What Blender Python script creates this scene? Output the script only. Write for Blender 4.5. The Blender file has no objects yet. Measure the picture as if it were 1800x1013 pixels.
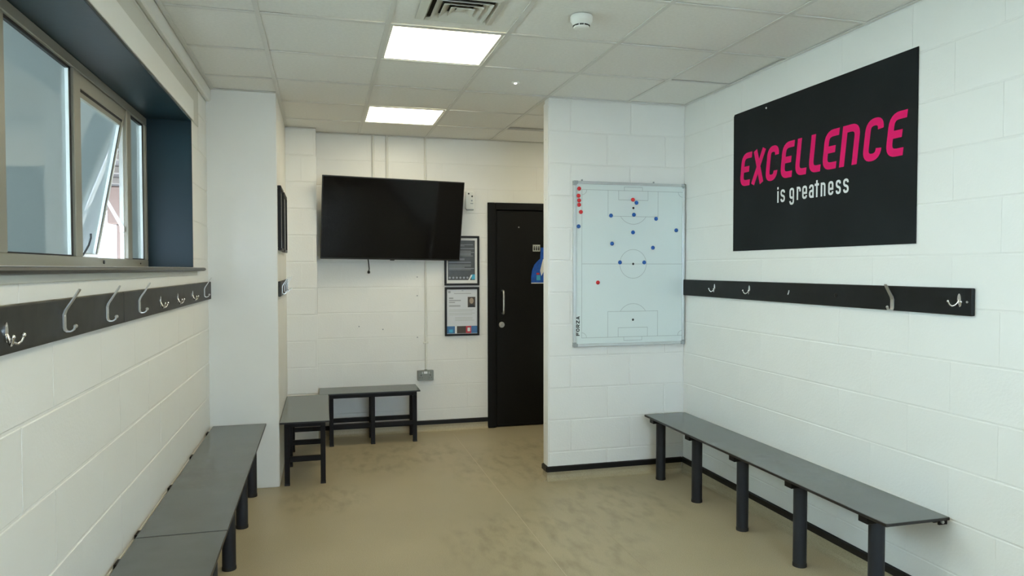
import bpy, bmesh, math, random
from mathutils import Vector, Matrix
random.seed(7)
R = math.radians
sc = bpy.context.scene
col = sc.collection

# ------------------------------------------------------------------ camera
f_px = 1252.08
yaw, pitch, roll = R(14.8817), R(-1.5799), R(-0.0533)
F = Vector((math.sin(yaw)*math.cos(pitch), math.cos(yaw)*math.cos(pitch), math.sin(pitch)))
RT = Vector((math.cos(yaw), -math.sin(yaw), 0))
U = RT.cross(F)
R2 = RT*math.cos(roll) + U*math.sin(roll)
U2 = -RT*math.sin(roll) + U*math.cos(roll)
cd = bpy.data.cameras.new('camera')
cam = bpy.data.objects.new('camera', cd)
col.objects.link(cam)
cam.matrix_world = Matrix(((R2.x, U2.x, -F.x, 0), (R2.y, U2.y, -F.y, 0), (R2.z, U2.z, -F.z, 1.4978), (0, 0, 0, 1)))
cd.sensor_width = 36
cd.lens = 36*f_px/1800
cd.clip_start = 0.02
sc.camera = cam

# ------------------------------------------------------------------ world, exposure
LAMP = 12.0              # ceiling panels
SKY = 20.0               # overcast daylight
sc.view_settings.view_transform = 'Standard'
sc.view_settings.look = 'None'
sc.view_settings.exposure = 0.0
sc.view_settings.gamma = 1.0
sc.view_settings.use_curve_mapping = False
w = bpy.data.worlds.new('sky')
sc.world = w
w.use_nodes = True
bg = w.node_tree.nodes['Background']
bg.inputs[0].default_value = (0.71, 0.855, 1.06, 1)
bg.inputs[1].default_value = SKY
sc.cycles.max_bounces = 12
sc.cycles.diffuse_bounces = 8
sc.cycles.transmission_bounces = 8
sc.cycles.caustics_reflective = False

# ------------------------------------------------------------------ materials
MATS = {}


def mat(name, color, rough=0.5, metal=0.0, spec=0.5, bump=0.0, bscale=200.0, var=0.0, vscale=3.0, coat=0.0, emit=None, estr=0.0):
    m = bpy.data.materials.new(name)
    m.use_nodes = True
    nt = m.node_tree
    b = nt.nodes['Principled BSDF']
    b.inputs['Base Color'].default_value = (*color, 1)
    b.inputs['Roughness'].default_value = rough
    b.inputs['Metallic'].default_value = metal
    b.inputs['Specular IOR Level'].default_value = spec
    b.inputs['Coat Weight'].default_value = coat
    b.inputs['Coat Roughness'].default_value = 0.05
    tc = nt.nodes.new('ShaderNodeTexCoord')
    if var > 0:
        n = nt.nodes.new('ShaderNodeTexNoise')
        n.inputs['Scale'].default_value = vscale
        n.inputs['Detail'].default_value = 6
        nt.links.new(tc.outputs['Object'], n.inputs['Vector'])
        r = nt.nodes.new('ShaderNodeValToRGB')
        r.color_ramp.elements[0].position = 0.3
        r.color_ramp.elements[1].position = 0.7
        r.color_ramp.elements[0].color = (*[c*(1-var) for c in color], 1)
        r.color_ramp.elements[1].color = (*[min(1, c*(1+var)) for c in color], 1)
        nt.links.new(n.outputs['Fac'], r.inputs['Fac'])
        nt.links.new(r.outputs['Color'], b.inputs['Base Color'])
    if bump > 0:
        n = nt.nodes.new('ShaderNodeTexNoise')
        n.inputs['Scale'].default_value = bscale
        n.inputs['Detail'].default_value = 4
        nt.links.new(tc.outputs['Object'], n.inputs['Vector'])
        bp = nt.nodes.new('ShaderNodeBump')
        bp.inputs['Strength'].default_value = bump
        bp.inputs['Distance'].default_value = 0.002
        nt.links.new(n.outputs['Fac'], bp.inputs['Height'])
        nt.links.new(bp.outputs['Normal'], b.inputs['Normal'])
    if emit:
        b.inputs['Emission Color'].default_value = (*emit, 1)
        b.inputs['Emission Strength'].default_value = estr
    MATS[name] = m
    return m


WALL = mat('white_masonry_paint', (0.80, 0.80, 0.78), 0.48, bump=0.35, bscale=90, var=0.02, vscale=2)
MORTAR = mat('painted_mortar', (0.78, 0.78, 0.76), 0.55, bump=0.3, bscale=120)
PLASTER = mat('white_plaster_paint', (0.78, 0.78, 0.755), 0.45, bump=0.1, bscale=60, var=0.02)
LINTEL = mat('cream_lintel_and_sill_shade', (0.58, 0.575, 0.53), 0.5, bump=0.3, bscale=80)  # darker cream for the lintel, also shade painted under the sill
TILE = mat('ceiling_tile_fibre', (0.82, 0.82, 0.80), 0.9, bump=0.6, bscale=260, var=0.03, vscale=60)
GRIDM = mat('grid_white_enamel', (0.70, 0.70, 0.68), 0.4)
BLACK = mat('black_gloss_paint', (0.0095, 0.0095, 0.010), 0.42, spec=0.22, var=0.2, vscale=5)
DOORB = mat('door_black_paint', (0.0065, 0.007, 0.0075), 0.55, spec=0.16, bump=0.1, bscale=60)
REVEAL = mat('reveal_black_laminate', (0.005, 0.020, 0.029), 0.4, spec=0.35, bump=0.15, bscale=30)
SILLM = mat('sill_dark_laminate', (0.030, 0.030, 0.028), 0.4, var=0.25, vscale=8)
RAILM = mat('rail_black_laminate', (0.0085, 0.0095, 0.010), 0.45, spec=0.2, var=0.2, vscale=14)
RAILG = mat('rail_worn_laminate', (0.029, 0.029, 0.0255), 0.5, spec=0.3, var=0.25, vscale=18)
WORN = mat('worn_edge', (0.16, 0.15, 0.115), 0.7, var=0.7, vscale=9)
TOPM = mat('grey_laminate_top', (0.098, 0.110, 0.108), 0.25, spec=0.6, bump=0.08, bscale=400, var=0.06, vscale=7)
EDGE = mat('black_laminate_edge', (0.012, 0.012, 0.013), 0.4)
LEGM = mat('charcoal_powder_coat', (0.017, 0.019, 0.024), 0.5, spec=0.3, bump=0.1, bscale=300)
RUBBER = mat('black_rubber', (0.01, 0.01, 0.01), 0.7)
FRAMEB = mat('bench_frame_black', (0.0065, 0.006, 0.007), 0.5, spec=0.2)
CHROME = mat('chrome', (0.75, 0.75, 0.76), 0.15, metal=1)
SATIN = mat('satin_aluminium', (0.62, 0.62, 0.60), 0.35, metal=1)
ALU = mat('anodised_frame', (0.33, 0.315, 0.26), 0.42, metal=0.35)
ALUL = mat('pale_bead', (0.86, 0.88, 0.89), 0.4)
GASKET = mat('gasket_black', (0.012, 0.013, 0.016), 0.6)
WBM = mat('whiteboard_enamel', (0.70, 0.78, 0.78), 0.16, coat=0.3)
WBF = mat('whiteboard_frame', (0.60, 0.63, 0.63), 0.35, metal=0.6)
WBC = mat('grey_plastic_corner', (0.33, 0.36, 0.37), 0.5)
LINE = mat('pitch_line_grey', (0.36, 0.41, 0.42), 0.5)
INK = mat('black_ink', (0.015, 0.017, 0.02), 0.5)
RED = mat('red_magnet_plastic', (0.62, 0.02, 0.025), 0.3)
BLUE = mat('blue_magnet_plastic', (0.008, 0.10, 0.40), 0.3)
POSTER = mat('poster_charcoal', (0.0125, 0.0150, 0.0165), 0.7, spec=0.12, var=0.15, vscale=3)
PINK = mat('poster_pink', (0.74, 0.006, 0.135), 0.7, spec=0.2, var=0.06, vscale=12)
PWHITE = mat('print_white', (0.75, 0.77, 0.78), 0.6)
WPLAS = mat('white_plastic', (0.78, 0.79, 0.76), 0.35)
DARKHOLE = mat('dark_cavity', (0.02, 0.018, 0.015), 0.8)
VENTM = mat('vent_enamel', (0.62, 0.61, 0.56), 0.4)
SCREEN = mat('tv_screen', (0.004, 0.004, 0.0045), 0.07, spec=0.2)
TVB = mat('tv_plastic', (0.008, 0.008, 0.008), 0.35)
NOTED = mat('notice_dark_print', (0.045, 0.047, 0.045), 0.35, var=0.25, vscale=25)
NOTEW = mat('notice_white_paper', (0.62, 0.64, 0.68), 0.4)
GREYT = mat('notice_text_grey', (0.33, 0.34, 0.37), 0.5)
GREYP = mat('notice_text_pale', (0.25, 0.26, 0.26), 0.5)
CYAN = mat('print_cyan', (0.05, 0.38, 0.60), 0.5)
SKIN = mat('print_portrait', (0.35, 0.27, 0.20), 0.5)
PBROWN = mat('print_dark_brown', (0.06, 0.045, 0.035), 0.5)
PRED = mat('print_red', (0.50, 0.03, 0.05), 0.5)
PBLUE = mat('print_blue', (0.05, 0.16, 0.36), 0.5)
KIT = mat('notice_blue_print', (0.005, 0.085, 0.45), 0.4, var=0.25, vscale=30)
STEEL = mat('brushed_steel', (0.55, 0.55, 0.53), 0.35, metal=1)
SOCKET = mat('socket_grey_metal', (0.22, 0.23, 0.21), 0.45, metal=0.3)
SWITCH = mat('socket_switch', (0.42, 0.44, 0.42), 0.4)
COND = mat('conduit_painted', (0.70, 0.70, 0.66), 0.5)
SEAM = mat('weld_seam', (0.52, 0.46, 0.33), 0.6)
PAVE = mat('outside_paving', (0.44, 0.39, 0.31), 0.8, var=0.2, vscale=4)
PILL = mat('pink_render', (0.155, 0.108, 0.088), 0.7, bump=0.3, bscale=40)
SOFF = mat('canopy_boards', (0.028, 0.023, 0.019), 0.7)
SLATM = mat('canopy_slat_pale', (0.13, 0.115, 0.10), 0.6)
LAMPM = mat('lamp_diffuser', (0.9, 0.9, 0.88), 0.5, emit=(1.0, 0.90, 0.63), estr=LAMP)
LEDM = mat('led_lens', (0.9, 0.9, 0.88), 0.3, emit=(1.0, 0.98, 0.92), estr=3)


def floor_material(name):
    m = bpy.data.materials.new(name)
    m.use_nodes = True
    nt = m.node_tree
    N, L = nt.nodes, nt.links
    b = N['Principled BSDF']
    b.inputs['Roughness'].default_value = 0.42
    b.inputs['Specular IOR Level'].default_value = 0.4
    g = N.new('ShaderNodeNewGeometry')

    def noise(scale, detail, sx=1, sy=1, off=0):
        mp = N.new('ShaderNodeMapping')
        mp.inputs['Scale'].default_value = (sx, sy, 1)
        mp.inputs['Location'].default_value = (off, off, 0)
        L.new(g.outputs['Position'], mp.inputs['Vector'])
        n = N.new('ShaderNodeTexNoise')
        n.inputs['Scale'].default_value = scale
        n.inputs['Detail'].default_value = detail
        L.new(mp.outputs['Vector'], n.inputs['Vector'])
        return n.outputs['Fac']

    def math_(op, a, bb):
        n = N.new('ShaderNodeMath')
        n.operation = op
        for i, v in enumerate((a, bb)):
            if isinstance(v, (int, float)):
                n.inputs[i].default_value = v
            else:
                L.new(v, n.inputs[i])
        return n.outputs[0]

    def ramp(v, p0, p1, c0, c1):
        r = N.new('ShaderNodeValToRGB')
        r.color_ramp.elements[0].position = p0
        r.color_ramp.elements[1].position = p1
        r.color_ramp.elements[0].color = (*c0, 1)
        r.color_ramp.elements[1].color = (*c1, 1)
        L.new(v, r.inputs['Fac'])
        return r.outputs['Color']

    base = ramp(noise(260, 3), 0.35, 0.65, (0.350, 0.295, 0.185), (0.465, 0.400, 0.270))
    # worn and scuffed patches that belong to the vinyl itself
    total = None
    for (px, py, rad) in ((0.45, 5.65, 0.55), (0.75, 5.75, 0.45), (1.40, 5.15, 0.65), (1.75, 5.6, 0.5), (1.2, 3.7, 0.7), (1.75, 4.2, 0.6), (0.0, 4.75, 0.35)):
        v = N.new('ShaderNodeVectorMath')
        v.operation = 'DISTANCE'
        L.new(g.outputs['Position'], v.inputs[0])
        v.inputs[1].default_value = (px, py, 0)
        d = math_('SUBTRACT', 1.0, math_('DIVIDE', v.outputs['Value'], rad))
        d = math_('MAXIMUM', d, 0.0)
        total = d if total is None else math_('MAXIMUM', total, d)
    streak = ramp(noise(5.5, 9, 2.4, 1.0, 3.1), 0.45, 0.74, (0, 0, 0), (1, 1, 1))
    fac = math_('MULTIPLY', math_('MULTIPLY', math_('MINIMUM', math_('MULTIPLY', total, 2.2), 1.0), streak), 0.55)
    mx = N.new('ShaderNodeMix')
    mx.data_type = 'RGBA'
    L.new(fac, mx.inputs['Factor'])
    L.new(base, mx.inputs[6])
    mx.inputs[7].default_value = (0.19, 0.150, 0.085, 1)
    soft = ramp(noise(1.3, 5, 1, 1, 9.0), 0.35, 0.7, (0.93, 0.93, 0.93), (1.05, 1.05, 1.05))
    m2 = N.new('ShaderNodeMix')
    m2.data_type = 'RGBA'
    m2.blend_type = 'MULTIPLY'
    m2.inputs['Factor'].default_value = 1
    L.new(mx.outputs[2], m2.inputs[6])
    L.new(soft, m2.inputs[7])
    L.new(m2.outputs[2], b.inputs['Base Color'])
    bp = N.new('ShaderNodeBump')
    bp.inputs['Strength'].default_value = 0.25
    bp.inputs['Distance'].default_value = 0.001
    L.new(noise(420, 2), bp.inputs['Height'])
    L.new(bp.outputs['Normal'], b.inputs['Normal'])
    return m


FLOORM = floor_material('beige_safety_vinyl')


def glass_material(name):
    m = bpy.data.materials.new(name)
    m.use_nodes = True
    nt = m.node_tree
    N, L = nt.nodes, nt.links
    for n in list(N):
        N.remove(n)
    out = N.new('ShaderNodeOutputMaterial')
    tr = N.new('ShaderNodeBsdfTranslucent')
    tr.inputs['Color'].default_value = (0.66, 0.72, 0.65, 1)
    rf = N.new('ShaderNodeBsdfRefraction')
    rf.inputs['Color'].default_value = (0.84, 0.91, 0.86, 1)
    rf.inputs['Roughness'].default_value = 0.42
    rf.inputs['IOR'].default_value = 1.25
    gl = N.new('ShaderNodeBsdfGlossy')
    gl.inputs['Roughness'].default_value = 0.03
    mx = N.new('ShaderNodeMixShader')
    mx.inputs[0].default_value = 0.82
    L.new(tr.outputs[0], mx.inputs[1])
    L.new(rf.outputs[0], mx.inputs[2])
    lw = N.new('ShaderNodeFresnel')
    lw.inputs['IOR'].default_value = 1.9
    g = N.new('ShaderNodeNewGeometry')
    # dimpled obscure-glass relief
    no = N.new('ShaderNodeTexNoise')
    no.inputs['Scale'].default_value = 130
    no.inputs['Detail'].default_value = 2
    L.new(g.outputs['Position'], no.inputs['Vector'])
    bp = N.new('ShaderNodeBump')
    bp.inputs['Strength'].default_value = 0.25
    bp.inputs['Distance'].default_value = 0.001
    L.new(no.outputs['Fac'], bp.inputs['Height'])
    L.new(bp.outputs['Normal'], rf.inputs['Normal'])
    m2 = N.new('ShaderNodeMixShader')
    L.new(lw.outputs[0], m2.inputs[0])
    L.new(mx.outputs[0], m2.inputs[1])
    L.new(gl.outputs[0], m2.inputs[2])
    L.new(m2.outputs[0], out.inputs['Surface'])
    return m


GLASS = glass_material('obscure_glass')
CLEAR = bpy.data.materials.new('clear_glass')
CLEAR.use_nodes = True
_n, _l = CLEAR.node_tree.nodes, CLEAR.node_tree.links
_n.remove(_n['Principled BSDF'])
_t, _g, _f, _m = (_n.new(k) for k in ('ShaderNodeBsdfTransparent', 'ShaderNodeBsdfGlossy', 'ShaderNodeFresnel', 'ShaderNodeMixShader'))
_t.inputs['Color'].default_value = (0.92, 0.96, 0.95, 1)
_g.inputs['Roughness'].default_value = 0.02
_l.new(_f.outputs[0], _m.inputs[0])
_l.new(_t.outputs[0], _m.inputs[1])
_l.new(_g.outputs[0], _m.inputs[2])
_l.new(_m.outputs[0], _n['Material Output'].inputs['Surface'])


# ------------------------------------------------------------------ geometry helpers
class MB:
    """Collects shapes into one mesh; material slots by index."""

    def __init__(s):
        s.v, s.f, s.m, s.mats, s.sm = [], [], [], [], []

    def slot(s, m):
        if m not in s.mats:
            s.mats.append(m)
        return s.mats.index(m)

    def add(s, verts, faces, m, smooth=False):
        k = len(s.v)
        s.v += [tuple(p) for p in verts]
        i = s.slot(m)
        for fc in faces:
            s.f.append([k+a for a in fc])
            s.m.append(i)
            s.sm.append(smooth)
        return s

    def box(s, x0, x1, y0, y1, z0, z1, m, bev=0.0, seg=1):
        x0, x1 = min(x0, x1), max(x0, x1)
        y0, y1 = min(y0, y1), max(y0, y1)
        z0, z1 = min(z0, z1), max(z0, z1)
        if bev <= 0:
            v = [(x0, y0, z0), (x1, y0, z0), (x1, y1, z0), (x0, y1, z0), (x0, y0, z1), (x1, y0, z1), (x1, y1, z1), (x0, y1, z1)]
            f = [(0, 3, 2, 1), (4, 5, 6, 7), (0, 1, 5, 4), (1, 2, 6, 5), (2, 3, 7, 6), (3, 0, 4, 7)]
            return s.add(v, f, m)
        bm = bmesh.new()
        bmesh.ops.create_cube(bm, size=1)
        for p in bm.verts:
            p.co = Vector(((x0+x1)/2+p.co.x*(x1-x0), (y0+y1)/2+p.co.y*(y1-y0), (z0+z1)/2+p.co.z*(z1-z0)))
        bmesh.ops.bevel(bm, geom=bm.edges[:], offset=bev, segments=seg, affect='EDGES', profile=0.5)
        bm.verts.index_update()
        s.add([p.co[:] for p in bm.verts], [[q.index for q in fc.verts] for fc in bm.faces], m)
        bm.free()
        return s

    def lathe(s, prof, m, c=(0, 0, 0), axis='Z', n=24, smooth=True):
        """prof: list of (radius, height) along axis."""
        verts = []
        for (r, h) in prof:
            for i in range(n):
                a = 2*math.pi*i/n
                p = (r*math.cos(a), r*math.sin(a), h)
                if axis == 'X':
                    p = (h, p[0], p[1])
                elif axis == 'Y':
                    p = (p[1], h, p[0])
                verts.append((c[0]+p[0], c[1]+p[1], c[2]+p[2]))
        faces = []
        for j in range(len(prof)-1):
            for i in range(n):
                k = (i+1) % n
                faces.append((j*n+i, j*n+k, (j+1)*n+k, (j+1)*n+i))
        s.add(verts, faces, m, smooth)
        s.add(verts[:n], [tuple(reversed(range(n)))], m)
        s.add(verts[-n:], [tuple(range(n))], m)
        return s

    def cyl(s, c, r, h, m, axis='Z', n=20, ch=0.0):
        if ch > 0:
            return s.lathe([(r-ch, 0), (r, ch), (r, h-ch), (r-ch, h)], m, c, axis, n)
        return s.lathe([(r, 0), (r, h)], m, c, axis, n)

    def sweep(s, path, prof, m, side=None, smooth=True):
        """prof: closed list of (a, b) offsets; side: reference direction for a (else transported)."""
        P = [Vector(p) for p in path]
        n = len(P)
        T = []
        for i in range(n):
            t = (P[min(i+1, n-1)]-P[max(i-1, 0)]).normalized()
            T.append(t)
        ref = Vector(side) if side else (Vector((0, 0, 1)) if abs(T[0].z) < 0.9 else Vector((1, 0, 0)))
        rings = []
        k = len(prof)
        verts = []
        for i in range(n):
            pr = prof[i] if isinstance(prof[0], list) else prof
            k = len(pr)
            a = (ref - T[i]*ref.dot(T[i])).normalized()
            if not side:
                ref = a
            b = T[i].cross(a)
            verts += [P[i]+a*q[0]+b*q[1] for q in pr]
        faces = []
        for i in range(n-1):
            for j in range(k):
                l = (j+1) % k
                faces.append((i*k+j, i*k+l, (i+1)*k+l, (i+1)*k+j))
        s.add(verts, faces, m, smooth)
        s.add(verts[:k], [tuple(reversed(range(k)))], m)
        s.add(verts[-k:], [tuple(range(k))], m)
        return s

    def tube(s, path, r, m, n=8):
        prof = [(r*math.cos(2*math.pi*i/n), r*math.sin(2*math.pi*i/n)) for i in range(n)]
        return s.sweep(path, prof, m)

    def poly(s, pts, to3, m, depth=0.0):
        """a flat outline, mapped to 3D by to3(u, v, d), extruded by depth"""
        n = len(pts)
        fr = [to3(u, v, depth) for u, v in pts]
        if depth == 0:
            return s.add(fr, [tuple(range(n))], m)
        bk = [to3(u, v, 0) for u, v in pts]
        return s.add(fr+bk, [tuple(range(n)), tuple(range(2*n-1, n-1, -1))]+[(i, n+i, n+(i+1) % n, (i+1) % n) for i in range(n)], m)

    def strokes(s, paths, t, to3, m):
        for path in paths:
            closed = len(path) > 2 and (Vector(path[0])-Vector(path[-1])).length < 1e-6
            P = []
            for p in path:
                if not P or (Vector(p)-P[-1]).length > 1e-5:
                    P.append(Vector(p))
            if closed and (P[0]-P[-1]).length < 1e-5:
                P = P[:-1]
            n = len(P)
            L_, R_ = [], []
            for i in range(n):
                a = P[(i-1) % n] if (closed or i > 0) else None
                b = P[(i+1) % n] if (closed or i < n-1) else None
                d1 = (P[i]-a).normalized() if a is not None else None
                d2 = (b-P[i]).normalized() if b is not None else None
                d1 = d1 or d2
                d2 = d2 or d1
                n1 = Vector((-d1.y, d1.x))
                n2 = Vector((-d2.y, d2.x))
                mm = (n1+n2)
                mm = mm.normalized() if mm.length > 1e-6 else n1
                k = 1.0/max(0.4, mm.dot(n1))
                L_.append(P[i]+mm*(t/2*k))
                R_.append(P[i]-mm*(t/2*k))
            rng = range(n if closed else n-1)
            for i in rng:
                j = (i+1) % n
                s.add([to3(*q) for q in (L_[i], R_[i], R_[j], L_[j])], [(0, 1, 2, 3)], m)
        return s

    def build(s, name, parent=None, loc=(0, 0, 0), off=(0, 0, 0)):
        me = bpy.data.meshes.new(name)
        me.from_pydata([(p[0]-off[0], p[1]-off[1], p[2]-off[2]) for p in s.v], [], s.f)
        for m in s.mats:
            me.materials.append(m)
        me.polygons.foreach_set('material_index', s.m)
        me.polygons.foreach_set('use_smooth', s.sm)
        me.update()
        o = bpy.data.objects.new(name, me)
        col.objects.link(o)
        o.location = loc
        if parent:
            o.parent = parent
        return o


def tag(o, label=None, cat=None, group=None, kind=None):
    for k, v in (('label', label), ('category', cat), ('group', group), ('kind', kind)):
        if v:
            o[k] = v
    return o


def empty(name, loc, label, cat, group=None, rot=None):
    o = bpy.data.objects.new(name, None)
    o.empty_display_size = 0.05
    col.objects.link(o)
    o.location = loc
    if rot:
        o.rotation_euler = rot
    return tag(o, label, cat, group)


def rounded(pts, r, n=6):
    """corner points marked with a third value True are rounded with radius r"""
    out = []
    for i, p in enumerate(pts):
        q = Vector(p[:2])
        if len(p) > 2 and p[2] and 0 < i < len(pts)-1:
            a, b = Vector(pts[i-1][:2]), Vector(pts[i+1][:2])
            rr = min(r, (a-q).length*0.5 if len(pts[i-1]) > 2 else (a-q).length, (b-q).length*0.5 if len(pts[i+1]) > 2 else (b-q).length)
            s_, e_ = q+(a-q).normalized()*rr, q+(b-q).normalized()*rr
            for k in range(n+1):
                t = k/n
                out.append(tuple(s_*(1-t)**2+q*2*t*(1-t)+e_*t*t))
        else:
            out.append(tuple(q))
    return out


def circle(cx, cy, r, a0=0, a1=360, n=40):
    return [(cx+r*math.cos(R(a0+(a1-a0)*i/n)), cy+r*math.sin(R(a0+(a1-a0)*i/n))) for i in range(n+1)]


# ------------------------------------------------------------------ room dimensions (metres)
XL, XR, YS, YB, YF, H = -0.735, 2.567, 4.739, 6.48, -2.2, 2.683
XP, PT = 1.523, 0.105       # free end and thickness of the partition
YC, XC = 5.09, -0.295       # boxed column: front, side
YP, XPI = 6.28, -0.045      # pier: front, side
XW = -0.965                 # window plane
W0, W1, WZ0, WZ1 = -0.60, 4.50, 1.506, 2.367
ROW0, RH = -0.022, 0.225
PROUD = 0.004

BLOCKS = {}


def block_mesh(w, h, cu):
    key = (round(w, 3), round(h, 3), cu)
    if key not in BLOCKS:
        c, d = 0.0032, PROUD
        a, b = w/2, h/2
        v = [(-a, -b, 0), (a, -b, 0), (a, b, 0), (-a, b, 0),
             (-a, -b, d-0.0022), (a, -b, d-0.0022), (a, b, d-0.0022), (-a, b, d-0.0022),
             (-a+cu, -b+c, d), (a-cu, -b+c, d), (a-cu, b-c, d), (-a+cu, b-c, d)]
        f = [(0, 1, 5, 4), (1, 2, 6, 5), (2, 3, 7, 6), (3, 0, 4, 7), (4, 5, 9, 8), (5, 6, 10, 9), (6, 7, 11, 10), (7, 4, 8, 11), (8, 9, 10, 11), (3, 2, 1, 0)]
        me = bpy.data.meshes.new('block')
        me.from_pydata(v, [], f)
        me.materials.append(WALL)
        BLOCKS[key] = me
    return BLOCKS[key]


def lay_blocks(wall, u0, u1, z0, z1, odd, even, to_matrix, holes=(), gu=0.0035, flat=1.0):
    """stretcher-bond blocks over a wall face; to_matrix(u, z) gives the world matrix of a block centre"""
    k = 0
    while True:
        a, b = ROW0+RH*k, ROW0+RH*(k+1)
        k += 1
        if a >= z1-0.01:
            break
        a, b = max(a, z0), min(b, z1)
        if b-a < 0.02:
            continue
        ph = odd if (k-1) % 2 else even       # row index -2 based: k-1=0 is the bottom course (even)
        n0 = math.floor((u0-ph)/0.45)
        u = ph+n0*0.45
        while u < u1-0.005:
            rects = [(max(u, u0), min(u+0.45, u1), a, b)]
            for (h0, h1, y0, y1) in holes:
                nxt = []
                for (p, q, c, d) in rects:
                    if q <= h0 or p >= h1 or d <= y0 or c >= y1:
                        nxt.append((p, q, c, d))
                        continue
                    if p < h0:
                        nxt.append((p, h0, c, d))
                    if q > h1:
                        nxt.append((h1, q, c, d))
                    m0, m1 = max(p, h0), min(q, h1)
                    if c < y0:
                        nxt.append((m0, m1, c, y0))
                    if d > y1:
                        nxt.append((m0, m1, y1, d))
                rects = nxt
            for (p, q, c, d) in rects:
                if q-p < 0.03 or d-c < 0.03:
                    continue
                g = 0.0035
                o = bpy.data.objects.new('block', block_mesh(q-p-2*gu, d-c-2*g*flat-0.001, round(gu*0.9, 4)))
                M = to_matrix((p+q)/2, (c+d)/2)
                col.objects.link(o)
                o.parent = wall
                j = random.uniform(0.78, 1.1)*flat
                o.matrix_local = M @ Matrix.Diagonal((1, 1, j, 1))
            u += 0.45


def face_matrix(origin_fn, ax_u, ax_n):
    au, an = Vector(ax_u), Vector(ax_n)
    az = an.cross(au)

    def fn(u, z):
        o = origin_fn(u, z)
        return Matrix(((au.x, az.x, an.x, o[0]), (au.y, az.y, an.y, o[1]), (au.z, az.z, an.z, o[2]), (0, 0, 0, 1)))
    return fn


# ------------------------------------------------------------------ setting: floor, walls
def struct(name, mb, parent=None):
    o = mb.build(name, parent)
    if not parent:
        o['kind'] = 'structure'
    return o


fl = struct('floor', MB().box(-1.05, 2.9, YF-0.1, YB+0.15, -0.12, 0, FLOORM))
seam = MB().box(1.135-0.0018, 1.135+0.0018, -1.5, YB-0.13, 0, 0.0008, SEAM)
seam.build('weld_seam', fl)
MB().box(XP+0.02, XP+0.025, -1.5, YS-0.12, 0, 0.0007, FLOORM).build('weld_seam', fl)

# left wall with its window opening
wl = MB()
x0, x1 = -1.06, XL-PROUD
wl.box(x0, x1, YF, W0, 0, H+0.12, MORTAR)
wl.box(x0, x1, W1, YB+0.1, 0, H+0.12, MORTAR)
wl.box(x0, x1, W0, W1, 0, WZ0, MORTAR)
wl.box(x0, x1, W0, W1, WZ1, H+0.12, MORTAR)
wall_left = struct('wall_left', wl)
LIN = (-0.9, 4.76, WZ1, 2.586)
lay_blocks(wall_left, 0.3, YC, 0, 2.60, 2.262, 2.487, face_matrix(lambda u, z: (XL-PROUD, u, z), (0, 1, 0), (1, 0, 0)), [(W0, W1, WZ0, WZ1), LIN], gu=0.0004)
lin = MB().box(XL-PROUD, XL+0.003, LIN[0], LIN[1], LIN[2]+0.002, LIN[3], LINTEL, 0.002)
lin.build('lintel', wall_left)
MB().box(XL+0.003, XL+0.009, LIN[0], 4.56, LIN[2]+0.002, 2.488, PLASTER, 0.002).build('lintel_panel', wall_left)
up = MB().box(XL-PROUD, XL+0.028, YF, YC, 2.60, H, PLASTER, 0.008)
up.build('upper_band', wall_left)

wall_right = struct('wall_right', MB().box(XR+PROUD, XR+0.15, YF, YB, 0, H+0.12, MORTAR))
lay_blocks(wall_right, 0.2, YS, 0, H, 2.207, 2.432, face_matrix(lambda u, z: (XR+PROUD, u, z), (0, -1, 0), (-1, 0, 0)), gu=0.0003, flat=0.65)

DX0, DX1, DZ = 1.487, 2.45, 2.11
wb_ = MB()
wb_.box(XL, DX0, YB+PROUD, YB+0.15, 0, H+0.12, MORTAR)
wb_.box(DX1, XR+0.15, YB+PROUD, YB+0.15, 0, H+0.12, MORTAR)
wb_.box(DX0, DX1, YB+PROUD, YB+0.15, DZ, H+0.12, MORTAR)
wb_.box(DX0-0.05, DX1+0.05, YB+0.12, YB+0.17, -0.02, DZ+0.05, DOORB)
wall_back = struct('wall_back', wb_)
lay_blocks(wall_back, XPI, XR, 0, H, 0.84, 0.615, face_matrix(lambda u, z: (u, YB+PROUD, z), (1, 0, 0), (0, -1, 0)), [(DX0, DX1, 0, DZ)], gu=0.0003, flat=0.55)
for (hx, hz) in ((0.83, 1.42), (0.83, 1.25), (0.52, 0.95), (0.83, 0.87), (0.31, 0.98)):
    MB().cyl((hx, YB-0.0006, hz), 0.006, 0.001, GREYT, 'Y', 10).build('screw_hole', wall_back)

wp = MB().box(XP+PROUD, XR+0.02, YS+PROUD, YS+PT-0.004, 0, H+0.02, MORTAR)
wall_partition = struct('wall_partition', wp)
lay_blocks(wall_partition, XP+0.002, XR, 0, H, 1.687, 1.962, face_matrix(lambda u, z: (u, YS+PROUD, z), (1, 0, 0), (0, -1, 0)))
MB().box(XP-0.004, XP+PROUD, YS+0.002, YS+PT, 0.1, H-0.03, PLASTER, 0.003).build('end_bead', wall_partition)
for z in (0.4, 1.2, 1.98, 2.4):
    MB().cyl((XP-0.0052, YS+0.05, z), 0.005, 0.0012, SATIN, 'X', 10).build('screw', wall_partition)

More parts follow.
